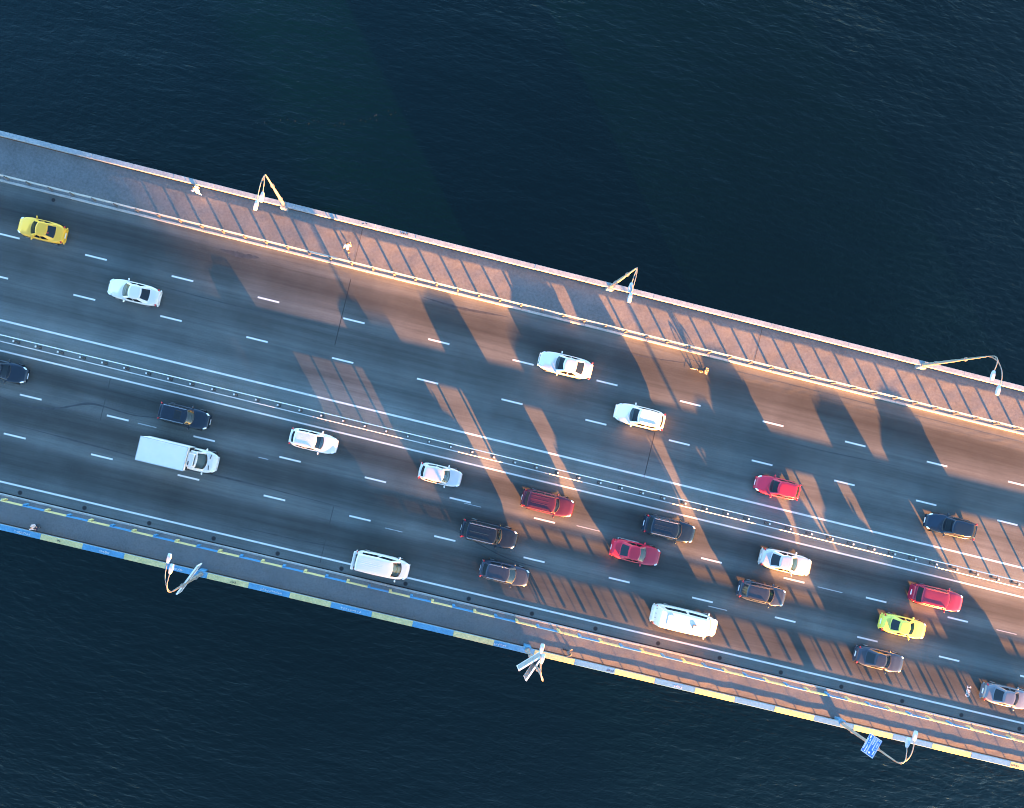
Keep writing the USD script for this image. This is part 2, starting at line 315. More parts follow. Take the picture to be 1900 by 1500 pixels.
# crumbled strip of patching along the upper kerb
pz = grid(np.arange(22, 60, .25), np.linspace(11.6, 12.5, 7), lambda X, Y: 0.006 + 0.03 * (meshkit.fbm(np.stack([X * 1.4, Y * 5.0, 0 * X], -1), 4, 3) - .42).clip(0, 1) * (1 - ((Y - 12.05) / .46) ** 2).clip(0, 1))
obj('asphalt_patch', pz, M['asphalt'], road, smooth=True)

def walk(name, y0, y1, m, seed, KH):
    w = struct(name)
    ys = np.linspace(y0, y1, 15)
    def zf(X, Y):
        P = np.stack([X * 0.9, Y * 1.1, 0 * X], -1)
        return KH + 0.030 * (meshkit.fbm(P, 3, seed) - 0.5) * np.minimum(1, np.minimum(Y - y0 + .02, y1 - Y + .02) * 2.5)
    obj('paving', grid(np.arange(X0, X1 + .01, 0.24), ys, zf), m, w, smooth=True)
    obj('paving', cat(sheet(XL, X0, y0, y1, KH), sheet(X1, XR, y0, y1, KH)), m, w)
    return w
wu = walk('pavement', 13.35, 17.0, M['walk_up'], 11, KH_UP)
wl = walk('pavement', -16.78, -14.33, M['walk_lo'], 23, KH_LO)
obj('expansion_joint', sheet(28.15, 28.19, 13.36, 16.9, KH_UP + .014), M['joint'], wu)
obj('expansion_joint', sheet(-9.86, -9.83, 13.36, 16.9, KH_UP + .014), M['joint'], wu)
def kerb(w, y0, y1, KH):
    x = X0
    while x < X1 - .1:
        z = KH + .022 + random.uniform(-.008, .008)
        obj('kerbstone', cbox((x + 2.985, (y0 + y1) / 2 + random.uniform(-.008, .008), z / 2 - .1), (5.97, y1 - y0, z + .2), ch=.025), M['kerb'], w)
        x += 6.0
    obj('kerb', cat(box(XL, X0, y0, y1, -.2, KH + .03), box(X1, XR, y0, y1, -.2, KH + .03)), M['kerb'], w)
kerb(wu, 13.17, 13.35, KH_UP); kerb(wl, -14.33, -14.17, KH_LO)
for x in [-40.2, -34.2] + [-28.29, -22.32, -16.35, -10.39, -4.42, 1.6, 7.57, 13.57, 19.63, 25.63, 31.56, 37.48, 43.36, 49.3, 55.11, 60.84]:
    t = thing('drain_cover', 'small round dark drain cover in the gutter of the lower carriageway', 'drain cover', (x, -13.74, 0), group='drain covers along the lower gutter')
    obj('rim', trimesh.creation.annulus(.17, .22, .008), M['drain_rim'], t); obj('grate', trimesh.creation.cylinder(.168, .006, sections=20), M['drain'], t)
t = thing('drain_cover', 'lone round dark drain cover by the upper kerb above the yellow taxi', 'drain cover', (-37.58, 12.7, 0))
obj('rim', trimesh.creation.annulus(.16, .20, .008), M['drain_rim'], t); obj('grate', trimesh.creation.cylinder(.158, .006, sections=20), M['drain'], t)

# bridge carcass
bridge = thing('bridge', 'long concrete road bridge crossing the dark river', 'bridge')
obj('deck_slab', box(XL, XR, -17.0, 17.0, -0.9, -0.02), M['concrete_dark'], bridge)
for y in (-12.5, -7.5, -2.5, 2.5, 7.5, 12.5): obj('girder', box(XL, XR, y - .35, y + .35, -2.9, -0.9), M['concrete_dark'], bridge)
for x in range(-210, 260, 60):
    obj('pier', cat(cbox((x, 0, -7.6), (2.2, 27, 9.4), ch=.3), cbox((x, 0, -3.4), (2.8, 31, .98), ch=.1)), M['concrete_dark'], bridge)

# ------------------------------------------------------------------ parapets: railing with a broad coping beam on it
def parapet(label, s, y_in, y_out, colours, x_first, seg):
    t = thing('parapet', label, 'parapet')
    ya, yb = sorted((s * y_in, s * y_out)); yb_ = s * (y_in + .06)
    iron = M['iron_backlit'] if s < 0 else M['rust']; KH = KH_UP if s > 0 else KH_LO; C0, C1 = (.80, 1.12) if s > 0 else (.83, 1.14)
    obj('bottom_rail', box(X0, X1, yb_ - .03, yb_ + .03, KH + .06, KH + .115), iron, t)
    bars = [box(x - .018, x + .018, yb_ - .012, yb_ + .012, KH + .116, C0 + .002) for x in np.arange(X0 + .08, X1, .155)]
    obj('bar', cat(*bars), iron, t, kind='stuff')
    x = x_first - 40 * 1.857
    while x < X1:
        if x > X0: obj('post', box(x - .028, x + .028, s * (y_in + .065) - .035, s * (y_in + .065) + .035, KH - .1, C0 - .001), iron, t)
        x += 1.857
    obj('plinth', box(XL, XR, s * (y_in + .20) if s > 0 else -(y_out - .02), s * (y_out - .02) if s > 0 else -(y_in + .20), -.95, KH + .02), M['concrete_dark'], t)
    obj('coping', cat(box(XL, X0, ya, yb, .72, 1.10), box(X1, XR, ya, yb, C0, C1)), M['concrete'], t)
    edges = np.arange(x_first - seg * 24, X1, seg); edges = edges[edges > X0 - seg]
    for i, x in enumerate(edges):
        n = int(round((x - x_first) / seg))
        m = M[colours[n % len(colours)]]
        dz, dy = random.uniform(-.006, .006), random.uniform(-.006, .006)
        b = cbox((x + seg / 2, (ya + yb) / 2 + dy, (C0 + C1) / 2 + dz), (seg - .012, yb - ya, C1 - C0), ch=.018)
        obj('coping_block', b, m, t)
        if s < 0 and 'conc' in colours[0]:                       # unpainted inner edge of the block
            obj('coping_edge', box(x + .01, x + seg - .01, s * y_in + dy + .001, s * y_in + dy + .006, C0 + .04, C1 - .03), M['concrete'], t)
    return t
par_lo = parapet('parapet of alternating blue and yellow blocks along the lower edge of the bridge', -1, 16.66, 17.16, ['blue_conc', 'yellow_conc'], 56.04 - 3.785 * 22, 3.785)
par_up = parapet('pale grey concrete parapet along the upper edge of the bridge', 1, 16.96, 17.38, ['concrete'], -1.2, 3.72)
def scrawl(t, x, y, w, h, n, mt, seed):
    r = random.Random(seed); ms = []
    for k in range(n):
        cx = x + w * (k + .5) / n
        for q in range(r.randint(2, 3)):
            a = r.uniform(-1.2, 1.2) + (PI / 2 if q == 0 else 0)
            ms.append(cbox((cx + r.uniform(-.03, .03), y + r.uniform(-.06, .06), 1.128 if y > 0 else 1.148), (h * r.uniform(.5, 1), .045, .006), a))
    obj('graffiti', cat(*ms), mt, t)
scrawl(par_up, -6.35, 17.19, .75, .2, 4, M['graffiti_dark'], 1); scrawl(par_up, -9.9, 17.2, .5, .2, 2, M['graffiti_dark'], 2)
for x, w, n, sd in ((-33.4, 1.5, 8, 3), (-25.7, .9, 6, 4), (-18.9, .8, 5, 5), (-11.0, 2.0, 10, 6), (-3.6, 1.9, 9, 7), (10.6, 1.2, 6, 8), (27.5, .9, 4, 9)):
    scrawl(par_lo, x, -16.95, w, .22, n, M['graffiti_pale'], sd)
for x, w, n, sd in ((-29.5, .3, 2, 13), (-13.8, .6, 3, 14), (21.2, .7, 4, 15), (59.9, .8, 4, 16)):
    scrawl(par_lo, x, -16.95, w, .18, n, M['graffiti_dark'], sd)

# ------------------------------------------------------------------ guard rails
def wbeam(y, z0, z1, d, x0, x1):
    h = z1 - z0; pr = []
    prof = [(0, 0), (.12, 1), (.30, 1), (.42, .1), (.58, .1), (.70, 1), (.88, 1), (1, 0)]
    for a, b in prof: pr.append((y + d * b, z0 + h * a))
    for a, b in reversed(prof): pr.append((y + d * b - (.018 if d > 0 else -.018), z0 + h * a))
    return prism_x(pr, x0, x1)
def guardrail(label, s, x_first, yr, colours):
    """s: +1 upper, -1 lower; beam on the pavement side of the posts, thin pipe on top"""
    t = thing('guardrail', label, 'guardrail')
    sp = 1.985 if s > 0 else 1.9735
    n0 = int((X0 - x_first) / sp); n1 = int((X1 - x_first) / sp)
    for n in range(n0, n1):
        x = x_first + n * sp; m = M[colours[n % len(colours)]]; mp = m if len(colours) > 1 else M['post_grey']
        obj('beam_section', wbeam(s * yr, .565, .87, s * .07, x, x + sp - .004), m, t)
        obj('top_pipe', tube([(x, s * (yr + .03), 1.045), (x + sp - .004, s * (yr + .03), 1.045)], .032, 8), m, t)
        p = cat(cbox((x + .13, s * (yr - .085), .62), (.24 if s < 0 else .17, .12, .76), ch=.012), box(x + .05, x + .15, *sorted((s * (yr - .02), s * (yr + .05))), .94, 1.0))
        pp = obj('post', p, mp, t)
        obj('spacer', box(x + .05, x + .15, *sorted((s * (yr - .02), s * (yr - .001))), .60, .84), mp, pp)
    return t
guardrail('cream guardrail with posts between the upper carriageway and the wide pavement', 1, -20.05, 13.57, ['rail_white'])
guardrail('guardrail of alternating yellow and blue sections beside the lower pavement', -1, -35.25, 14.62, ['yellow_paint', 'blue_paint'])
t = thing('median_barrier', 'white double rail on posts down the middle of the road', 'barrier')
for y, d in ((-.27, .06), (-.85, -.06)):
    obj('rail', cat(wbeam(y - d / 2, .64, .96, d, X0, X1), ), M['median_white'], t)
for n in range(-14, 64):
    x = -37.54 + n * 2.01
    if x > X1: break
    p = obj('post', cat(cbox((x, -.56, .46), (.13, .13, .96), ch=.01), box(x - .02, x + .02, -.80, -.32, .66, .72)), M['post_grey'], t)
    obj('base_plate', cbox((x, -.56, .012), (.28, .26, .02)), M['drain_rim'], p)
    obj('cap', cbox((x, -.56, .953), (.15, .15, .03), ch=.008), M['median_white'], p)

# ------------------------------------------------------------------ street lamps
def lamp(label, s, x, yb, xt, yt, heads, ped):
    """pole from its pedestal on the parapet up to (xt, yt), two arms, two lamp heads reaching in over the road"""
    t = thing('street_lamp', label, 'street lamp', group='street lamps along the bridge')
    top = np.array([xt, s * yt, 8.7]); base = np.array([x, s * yb, 1.0])
    P = lambda k: base + (top - base) * k
    obj('pole', tube([P(0), P(.28), P(.55), P(.56), P(1)], [.15, .135, .12, .10, .062], 12), M['pole'], t, smooth=40)
    for k, r in ((.22, .20), (.70, .17)):
        obj('collar', trimesh.creation.cylinder(r, .09, sections=16, transform=trimesh.transformations.translation_matrix(P(k))), M['pole'], t, smooth=40)
    obj('pedestal', cat(cbox((x, s * (yb - .02), .60), (.62, .62, .96), ch=.03), cbox((x, s * (yb - .02), 1.12), (.36, .36, .1), ch=.02)), M[ped], t)
    obj('foot_flange', trimesh.creation.cylinder(.24, .05, sections=14, transform=trimesh.transformations.translation_matrix(base + [0, 0, .15])), M['pole'], t)
    curves = []
    for (hx, hy, hz) in heads:
        end = np.array([hx, s * (hy + .38), hz + .02]); a = top; b = top + np.array([(hx - xt) * .10, 0, 1.25]); c = np.array([hx, s * (hy + 1.6), hz + .42])
        u = np.linspace(0, 1, 18)[:, None]
        cv = (1 - u) ** 3 * a + 3 * (1 - u) ** 2 * u * b + 3 * (1 - u) * u ** 2 * c + u ** 3 * end
        curves.append(cv); obj('arm', tube(cv, .036, 8), M['pole'], t, smooth=50)
    for k in (4, 6, 8, 10):
        if np.linalg.norm(curves[0][k] - curves[1][k]) > .05: obj('brace', tube([curves[0][k], curves[1][k]], .022, 6), M['pole'], t)
    for (hx, hy, hz) in heads:
        pts = []
        for (a, w, h0, h1) in ((.42, .07, -.03, .05), (.30, .13, -.05, .09), (.05, .17, -.06, .12), (-.25, .17, -.06, .10), (-.40, .14, -.05, .06), (-.43, .10, -.04, .03)):
            for sx in (-1, 1):
                pts += [(hx + sx * w, s * (hy + a), hz + h0), (hx + sx * w * .7, s * (hy + a), hz + h1)]
        h = obj('lamp_head', trimesh.convex.convex_hull(np.array(pts)), M['lamp'], t, smooth=35)
        obj('lens', cbox((hx, s * (hy - .1), hz - .07), (.26, .5, .03)), M['lamp_glass'], h)
    return t
lamp('street lamp on the upper parapet at left with sunlit pole bent left over the water', 1, -17.1, 17.1, -17.2, 17.2, [(-16.85, 15.2, 10.0), (-17.12, 14.45, 10.05)], 'concrete')
lamp('street lamp on the upper parapet near the middle, pole slanting up right', 1, 13.4, 17.1, 13.62, 17.2, [(13.33, 15.3, 10.0), (13.47, 14.5, 10.05)], 'concrete')
lamp('street lamp on the upper parapet at far right with two widely hooked arms', 1, 43.3, 17.05, 43.75, 17.2, [(43.78, 15.5, 10.0), (44.5, 14.45, 10.0)], 'concrete')
lamp('street lamp on the blue and yellow parapet at left, beside an edge-on sign plate', -1, -16.45, 16.9, -16.6, 17.0, [(-17.18, 14.25, 10.0), (-16.82, 15.0, 10.0)], 'blue_conc')
lamp('middle street lamp on the blue and yellow parapet, holding two grey plates', -1, 13.75, 16.85, 14.1, 17.1, [(13.18, 14.45, 10.0), (13.42, 15.2, 10.0)], 'blue_conc')
lamp('street lamp on the blue and yellow parapet at right, carrying the blue direction sign', -1, 43.6, 16.85, 44.05, 17.05, [(44.36, 14.4, 10.0), (43.9, 15.05, 10.0)], 'blue_conc')

# ------------------------------------------------------------------ signs on the lamps
def plate(name, label, a, b, z0, z1, th=.05, mt='sign_back', ribs=True):
    """upright sheet from a to b (x, y)"""
    a, b = np.array(a, float), np.array(b, float); d = b - a; ln = np.hypot(*d); ang = math.atan2(d[1], d[0]); c = (a + b) / 2
    t = thing(name, label, 'road sign')
    obj('panel', cbox((*c, (z0 + z1) / 2), (ln, th, z1 - z0), ang), M[mt], t)
    n = np.array([-d[1], d[0]]) / ln
    if ribs:
        for z in (z0 + .02, z1 - .02):
            obj('frame', cbox((*c, z), (ln + .06, th + .07, .07), ang), M['sign_white'], t)
        for q in (a, b): obj('frame', cbox((*q, (z0 + z1) / 2), (.06, th + .05, z1 - z0 - .09), ang), M['sign_white'], t)
        for k in (.35, .65): obj('bracket', cbox((*(a + d * k), (z0 + z1) / 2), (.06, th + .12, .1), ang), M['pole'], t)
    return t
plate('road_sign', 'thin sign plate seen edge-on, crossing the lamp pole at lower left', (-15.88, -15.25), (-17.0, -17.95), 4.4, 5.7)
plate('road_sign', 'upper of two pale grey sign plates forming a V on the middle lamp', (12.60, -17.66), (14.22, -16.06), 4.3, 5.6)
plate('road_sign', 'lower of two pale grey sign plates forming a V, pointing down over the water', (13.40, -18.36), (14.27, -16.12), 4.28, 5.62)
def direction_sign():
    b0 = np.array([43.45, -16.0]); d = np.array([-.47, -1.62]); z0, z1 = 5.7, 7.5
    t = thing('direction_sign', 'blue direction sign with white arrows and two panels on the right lower lamp', 'road sign')
    ln = np.hypot(*d); ux = d / ln; ang = math.atan2(d[1], d[0]); nrm = np.array([ux[1], -ux[0]])      # text runs along ux, face towards -x
    if nrm[0] > 0: nrm = -nrm
    def put(u0, u1, v0, v1, off, th): 
        c = b0 + ux * (u0 + u1) / 2 + nrm * off
        return cbox((*c, (v0 + v1) / 2), (abs(u1 - u0), th, abs(v1 - v0)), ang)
    for k, (v0, v1) in enumerate(((z0, z0 + .74), (z0 + .78, z1))):
        pn = obj('panel', put(0, ln, v0, v1, 0, .04), M['sign_blue'], t)
        e = .035
        obj('border', cat(put(.01, ln - .01, v0 + .01, v0 + .01 + e, .023, .006), put(.01, ln - .01, v1 - .01 - e, v1 - .01, .023, .006), put(.01, .01 + e, v0 + .05, v1 - .05, .023, .006), put(ln - .01 - e, ln - .01, v0 + .05, v1 - .05, .023, .006)), M['sign_white'], pn)
        r = random.Random(20 + k); rows = [(.16, .45, 1.45), (.46, .42, 1.5)] if k == 0 else [(.22, .12, .70), (.50, .10, 1.1), (.77, .10, 1.45)]
        ms = []
        for (vv, ua, ub) in rows:
            u = ua
            while u < ub:
                w = r.uniform(.05, .10)
                if r.random() > .12: ms.append(put(u, u + w, v0 + vv - .06, v0 + vv + r.choice((.05, .05, .09)), .023, .006))
                u += w + .035
        obj('lettering', cat(*ms), M['sign_white'], pn)
        ua, vv = (.2, v0 + .33) if k == 0 else (1.42, v0 + .34)
        pts = [(-.12, 0), (.02, .15), (.02, .06), (.16, .06), (.16, -.06), (.02, -.06), (.02, -.15)]
        ar = trimesh.creation.extrude_polygon(Polygon([(x, y) if k == 0 else (-y, -x) for x, y in pts]), .006, engine='earcut')
        vv_ = ar.vertices.copy(); q = b0[None] + ux[None] * (ua + vv_[:, :1]) + nrm[None] * (.0205 + vv_[:, 2:3])
        ar.vertices = np.column_stack([q, vv + vv_[:, 1]]); ar.fix_normals()
        obj('arrow', ar, M['sign_white'], pn)
    c = b0 + ux * ln * .5 - nrm * .12
    for z in (z0 + .3, z1 - .4): obj('bracket', cbox((*(c), z), (.5, .2, .07), ang), M['pole'], t)
direction_sign()

# ------------------------------------------------------------------ vehicles
def outline(xf, xr, hf, hr, hm, bf, br, rf, rr, ns=(10, 5, 12, 5, 8, 5, 12, 5)):
    """closed outline seen from above: front edge right to left, corner, left side to the rear, corner, rear edge, corner, right side. bf, br: bulge of front and rear edges"""
    def arc(c, r, a0, a1, n): return [(c[0] + r * math.cos(a), c[1] + r * math.sin(a)) for a in np.linspace(a0, a1, n + 2)[1:-1]]
    pts, tags = [], []
    yf, yr = hf - rf, hr - rr
    fx = lambda y: xf - bf * (y / max(yf, 1e-6)) ** 2
    rx = lambda y: xr + br * (y / max(yr, 1e-6)) ** 2
    for y in np.linspace(-yf, yf, ns[0] + 1): pts.append((fx(y), y)); tags.append('f')
    pts += arc((xf - bf - rf, yf), rf, 0, PI / 2, ns[1]); tags += ['c'] * ns[1]
    xs0, xs1 = xf - bf - rf, xr + br + rr
    for k in SIDE: 
        x = xs0 + (xs1 - xs0) * k; s = k; y = (1 - s) ** 2 * hf + 2 * s * (1 - s) * (2 * hm - (hf + hr) / 2) + s * s * hr
        pts.append((x, y)); tags.append('s')
    pts += arc((xr + br + rr, yr), rr, PI / 2, PI, ns[3]); tags += ['c'] * ns[3]
    for y in np.linspace(yr, -yr, ns[4] + 1): pts.append((rx(y), y)); tags.append('r')
    pts += arc((xr + br + rr, -yr), rr, -PI, -PI / 2, ns[5]); tags += ['c'] * ns[5]
    for k in SIDE[::-1]:
        x = xs0 + (xs1 - xs0) * k; s = k; y = (1 - s) ** 2 * hf + 2 * s * (1 - s) * (2 * hm - (hf + hr) / 2) + s * s * hr
        pts.append((x, -y)); tags.append('S')
    pts += arc((xf - bf - rf, -yf), rf, -PI / 2, 0, ns[7]); tags += ['c'] * ns[7]
    return np.array(pts), tags
SIDE = [0.0, .04, .15, .28, .42, .47, .60, .75, .90, 1.0]
def ring_faces(a, b, n, js=None):
    f = []
    for j in (range(n) if js is None else js):
        k = (j + 1) % n; f += [(a + j, b + j, b + k), (a + j, b + k, a + k)]
    return f
def pick(V, F):
    V = np.asarray(V); F = np.asarray(F); u, inv = np.unique(F, return_inverse=True)
    return trimesh.Trimesh(V[u], inv.reshape(-1, 3), process=False)

def lower_body(Ln, W, prof, zb, nose, tail, hood_w=.93):
    """closed shell below the windows. prof: (x/half length, z) top profile from rear -1 to front 1"""
    a = Ln / 2; N = 46
    th = np.linspace(-1, 1, N); xs = np.sign(th) * (1 - (1 - abs(th)) ** 1.75)
    px, pz = zip(*prof)
    V = []; K = None
    for t in xs:
        n = nose if t > 0 else tail
        h = W / 2 * max(.72 if t < 0 else .68, (1 - min(.9995, abs(t)) ** n) ** (1 / 2.2)) * (1 - .035 * t * t)
        zt = float(np.interp(t, px, pz)); 
        end = max(0, (abs(t) - .90) / .10)
        zlow = zb + .10 * end
        zs = zt - (.07 + .05 * end)
        sec = [(-.90, zlow), (-.985, zlow + .10), (-1.0, zlow + .45 * (zs - zlow)), (-.992, zs - .10), (-.965, zs), (-.90, zt - .012), (-.72, zt + .012), (-.4, zt + .030), (0, zt + .036)]
        sec = sec + [(-y, z) for y, z in sec[-2::-1]]
        K = len(sec); V += [(t * a, y * h, z) for y, z in sec]
    V = np.array(V); F = []
    for i in range(N - 1):
        for j in range(K):
            k = (j + 1) % K; A, B = i * K, (i + 1) * K
            F += [(A + j, B + j, B + k), (A + j, B + k, A + k)]
    for i, s in ((0, 1), (N - 1, -1)):
        c = len(V); V = np.vstack([V, V[i * K:(i + 1) * K].mean(0)])
        for j in range(K): F.append((c, i * K + j, i * K + (j + 1) % K) if s > 0 else (c, i * K + (j + 1) % K, i * K + j))
    m = trimesh.Trimesh(V, F, process=False); m.fix_normals(); return m

STYLES = {
    # profile of the lower body; cabin: windscreen foot, roof front, roof rear, rear glass foot (fractions of half length, front = +1)
    'sedan': dict(prof=[(-1, .80), (-.97, .93), (-.90, .99), (-.55, 1.0), (.30, .97), (.5, .93), (.80, .80), (.94, .70), (1, .56)], cab=(.40, .10, -.36, -.70), H=1.45, top=.71, nose=5.6, tail=6.5),
    'hatch': dict(prof=[(-1, .80), (-.97, .95), (-.5, .99), (.35, .97), (.55, .93), (.82, .81), (.94, .72), (1, .58)], cab=(.44, .12, -.72, -.95), H=1.50, top=.73, nose=5.2, tail=7),
    'wagon': dict(prof=[(-1, .84), (-.97, 1.0), (-.5, 1.04), (.38, 1.02), (.55, .98), (.84, .86), (.95, .76), (1, .62)], cab=(.46, .14, -.78, -.93), H=1.58, top=.76, nose=5.6, tail=8),
    'suv': dict(prof=[(-1, .90), (-.97, 1.08), (-.5, 1.10), (.42, 1.09), (.60, 1.06), (.86, .96), (.96, .86), (1, .70)], cab=(.44, .22, -.82, -.92), H=1.80, top=.79, nose=5.5, tail=8),
    'minivan': dict(prof=[(-1, .95), (-.97, 1.12), (-.5, 1.14), (.55, 1.12), (.72, 1.08), (.90, .98), (.97, .86), (1, .68)], cab=(.74, .40, -.90, -.96), H=1.98, top=.82, nose=4.8, tail=9),
    'van': dict(prof=[(-1, 1.0), (-.97, 1.22), (-.5, 1.24), (.60, 1.22), (.74, 1.16), (.90, 1.04), (.97, .90), (1, .70)], cab=(.78, .55, -.945, -.975), H=2.55, top=.84, nose=5.0, tail=10),
    'cab': dict(prof=[(-1, 1.0), (-.97, 1.22), (-.5, 1.24), (.30, 1.22), (.46, 1.16), (.80, 1.04), (.94, .90), (1, .70)], cab=(.52, .10, -.90, -.97), H=2.3, top=.84, nose=4.6, tail=10),
}
def vehicle(name, label, category, x, y, facing, Ln, W, style, pm, rail=None, ribs=0, sunroof=False, H=None, roof_mt=None, chrome=True, glass='glass', dash='dash_dark', windows=True, dx=0, drawn_into=None, plates=True, wiper=True, group=None, rearwin=True, hatchroof=False, taillights=True):
    st = STYLES[style]; a = Ln / 2; H = H or st['H']; P = M[pm]
    t = drawn_into or thing(name, label, category, (x, y, 0), 0 if facing > 0 else 180, group)
    zb = .20
    body = lower_body(Ln, W, st['prof'], zb, st['nose'], st['tail'])
    if dx: body.apply_translation((dx, 0, 0))
    px, pz = zip(*st['prof']); zt = lambda u: float(np.interp(u, px, pz))
    wf, rf, rr, wr = st['cab']; top = st['top']
    big = style in ('van', 'minivan', 'cab', 'suv')
    lowr, tags = outline(a * wf, a * wr, W / 2 * .84, W / 2 * (.86 if big else .82), W / 2 * .92, .16 if not big else .20, .07, .16, .12 if big else .2)
    topr, _ = outline(a * rf, a * rr, W / 2 * top * .94, W / 2 * top * (.97 if big else .90), W / 2 * top * 1.0, .10, .05, .12, .10 if big else .14)
    n = len(tags); lv = [0.0, .12, .93, 1.0]
    zl = np.array([zt(np.clip(p[0] / a, -1, 1)) - .012 for p in lowr]); zl = np.where(np.abs(lowr[:, 1]) > W / 2 * .6, zl, zl + .02)
    V = []
    for k, s in enumerate(lv):
        e = s + .10 * s * (1 - s)                 # slight belly in the glass
        xy = lowr + (topr - lowr) * s; xy[:, 1] *= (1 + .05 * s * (1 - s))
        z = zl + (H - .07 - zl) * e
        V.append(np.column_stack([xy, z]))
    cx = (a * rf + a * rr) / 2
    for sc, dz in ((.975, .035), (.93, .052), (.72, .064), (.40, .070)):
        q = topr.copy(); q[:, 0] = cx + (q[:, 0] - cx) * (1 - (1 - sc) * .55); q[:, 1] *= sc; V.append(np.column_stack([q, np.full(n, H - .07 + dz)]))
    V.append(np.array([[cx, 0, H]])); nr = len(lv) + 4
    V = np.vstack(V)
    if dx: V[:, 0] += dx
    seg = lambda j: (tags[j], tags[(j + 1) % n])
    fr = [j for j in range(n) if seg(j) == ('f', 'f')]; re_ = [j for j in range(n) if seg(j) == ('r', 'r')]
    sideL = [j for j in range(n) if seg(j) == ('s', 's')]; sideR = [j for j in range(n) if seg(j) == ('S', 'S')]
    fs = [sideL[i] for i in (1, 2, 3)]; bs = [sideL[i] for i in (5, 6, 7)]; fS = [sideR[i] for i in (5, 6, 7)]; bS = [sideR[i] for i in (1, 2, 3)]
    if not windows: bs, bS = [], []
    glassj = set(fr) | set(fs) | set(bs) | set(fS) | set(bS) | (set(re_) if rearwin else set())
    F = ring_faces(0, n, n, [j for j in range(n) if j not in fr]) + ring_faces(n, 2 * n, n, [j for j in range(n) if j not in glassj]) + ring_faces(2 * n, 3 * n, n)
    roofF = []
    for k in range(3, nr - 1): roofF += ring_faces(k * n, (k + 1) * n, n)
    c = nr * n; roofF += [((nr - 1) * n + j, c, (nr - 1) * n + (j + 1) % n) for j in range(n)]
    cab = pick(V, F); cab.invert()
    obj('body', cat(body, cab), P, t, smooth=38)
    rf_ = pick(V, roofF); rf_.invert(); obj('roof', rf_, M[roof_mt] if roof_mt else P, t, smooth=50)
    def pane(nm, js, mt, v0=1, v1=2, parent=None):
        if js:
            g = pick(V, ring_faces(v0 * n, v1 * n, n, js)); g.invert(); return obj(nm, g, mt, parent or t, smooth=60)
    ws = pane('windscreen', fr, M['pane'])
    xf, hwi, zi = dx + a * wf, W / 2 * .80, zt(wf) + .030
    dl = min(.62, a * (wf - rf) * .62)
    obj('cabin_floor', sheet(dx + a * rr, xf - .30, -hwi * .96, hwi * .96, zi + .006), M['seat'], t)
    obj('dashboard', cbox((xf - .34 - dl / 2, 0, zi + .028), (dl, hwi * 1.86, .05), ch=.018), M[dash], t)
    for sy in (1, -1): obj('front_seat', cbox((xf - .44 - dl - .22, sy * hwi * .5, zi + .11), (.20, hwi * .62, .20), ch=.06), M['seat'], t)
    obj('steering_wheel', trimesh.creation.annulus(.15, .18, .03, transform=trimesh.transformations.concatenate_matrices(trimesh.transformations.translation_matrix((xf - .40 - dl, hwi * .5, zi + .10)), trimesh.transformations.rotation_matrix(1.0, [0, 1, 0]))), M['trim'], t)
    pane('cowl', fr, M['trim'], 0, 1)
    if rearwin: pane('rear_window', re_, M[glass])
    for js in (fs, bs, fS, bS): pane('side_window', js, M['glass_side'])
    # wheels
    wb = .60 if style not in ('van', 'cab') else .62
    for sx, sy in ((1, 1), (1, -1), (-1, 1), (-1, -1)):
        wx, wy, r = dx + sx * a * wb, sy * (W / 2 - .10), .33 if not big else .36
        if style == 'cab' and sx < 0: continue
        w = sub('wheel', t)
        tr = trimesh.transformations.concatenate_matrices(trimesh.transformations.translation_matrix((wx, wy, r)), trimesh.transformations.rotation_matrix(PI / 2, [1, 0, 0]))
        obj('tyre', trimesh.creation.cylinder(r, .21, sections=22, transform=tr), M['tyre'], w, smooth=40)
        obj('rim', trimesh.creation.cylinder(r * .64, .225, sections=16, transform=tr), M['rim'], w, smooth=40)
    # lights, grille, plates, mirrors
    zf = zt(.90) - .05; hw = W / 2
    for sy in (1, -1):
        obj('headlight', ellip((dx + a * .885, sy * hw * .70, zf + .005), (.19, .075, .07), sy * -.55, 2, .35), M['headlight'], t, smooth=True)
        if taillights: obj('taillight', ellip((dx - a * .935, sy * hw * .77, zt(-.94) - .035), (.07, .11, .08), sy * .5, 2), M['taillight'], t, smooth=True)
        obj('mirror', cat(ellip((dx + a * (wf - .16), sy * (hw + .10), zt(wf) + .05), (.075, .12, .085), sy * -.25, 2), cbox((dx + a * (wf - .15), sy * (hw - .02), zt(wf) + .01), (.06, .14, .04))), P, t, smooth=45)
    obj('grille', cbox((dx + a * .975, 0, .56), (.07, W * .46, .20), ch=.02), M['trim'], t)
    if chrome: obj('grille_bar', cbox((dx + a * .965, 0, zt(.97) - .06), (.07, W * .44, .035), ch=.01), M['chrome'], t)
    if plates:
        obj('number_plate', cbox((dx + a + .005, 0, .45), (.025, .52, .115)), M['plate'], t)
        if style != 'cab': obj('number_plate', cbox((dx - a * .992 - .01, 0, .66 if style in ('sedan',) else .72), (.07, .50, .12)), M['plate'], t)
    if style != 'cab': obj('bumper', cbox((dx - a * .965, 0, .46), (.13, W * .86, .16), ch=.05), P if pm not in ('paint_maroon',) else M['trim'], t)
    rx0, rx1 = a * rr + .15, a * rf - .12
    if rail:
        for sy in (1, -1):
            yy = sy * hw * top * .88
            obj('roof_rail', tube([(dx + rx0, yy, H - .02), (dx + rx0 + .12, yy, H + .035), (dx + rx1 - .25, yy, H + .035), (dx + rx1 - .1, yy, H - .02)], .022, 6), M[rail], t)
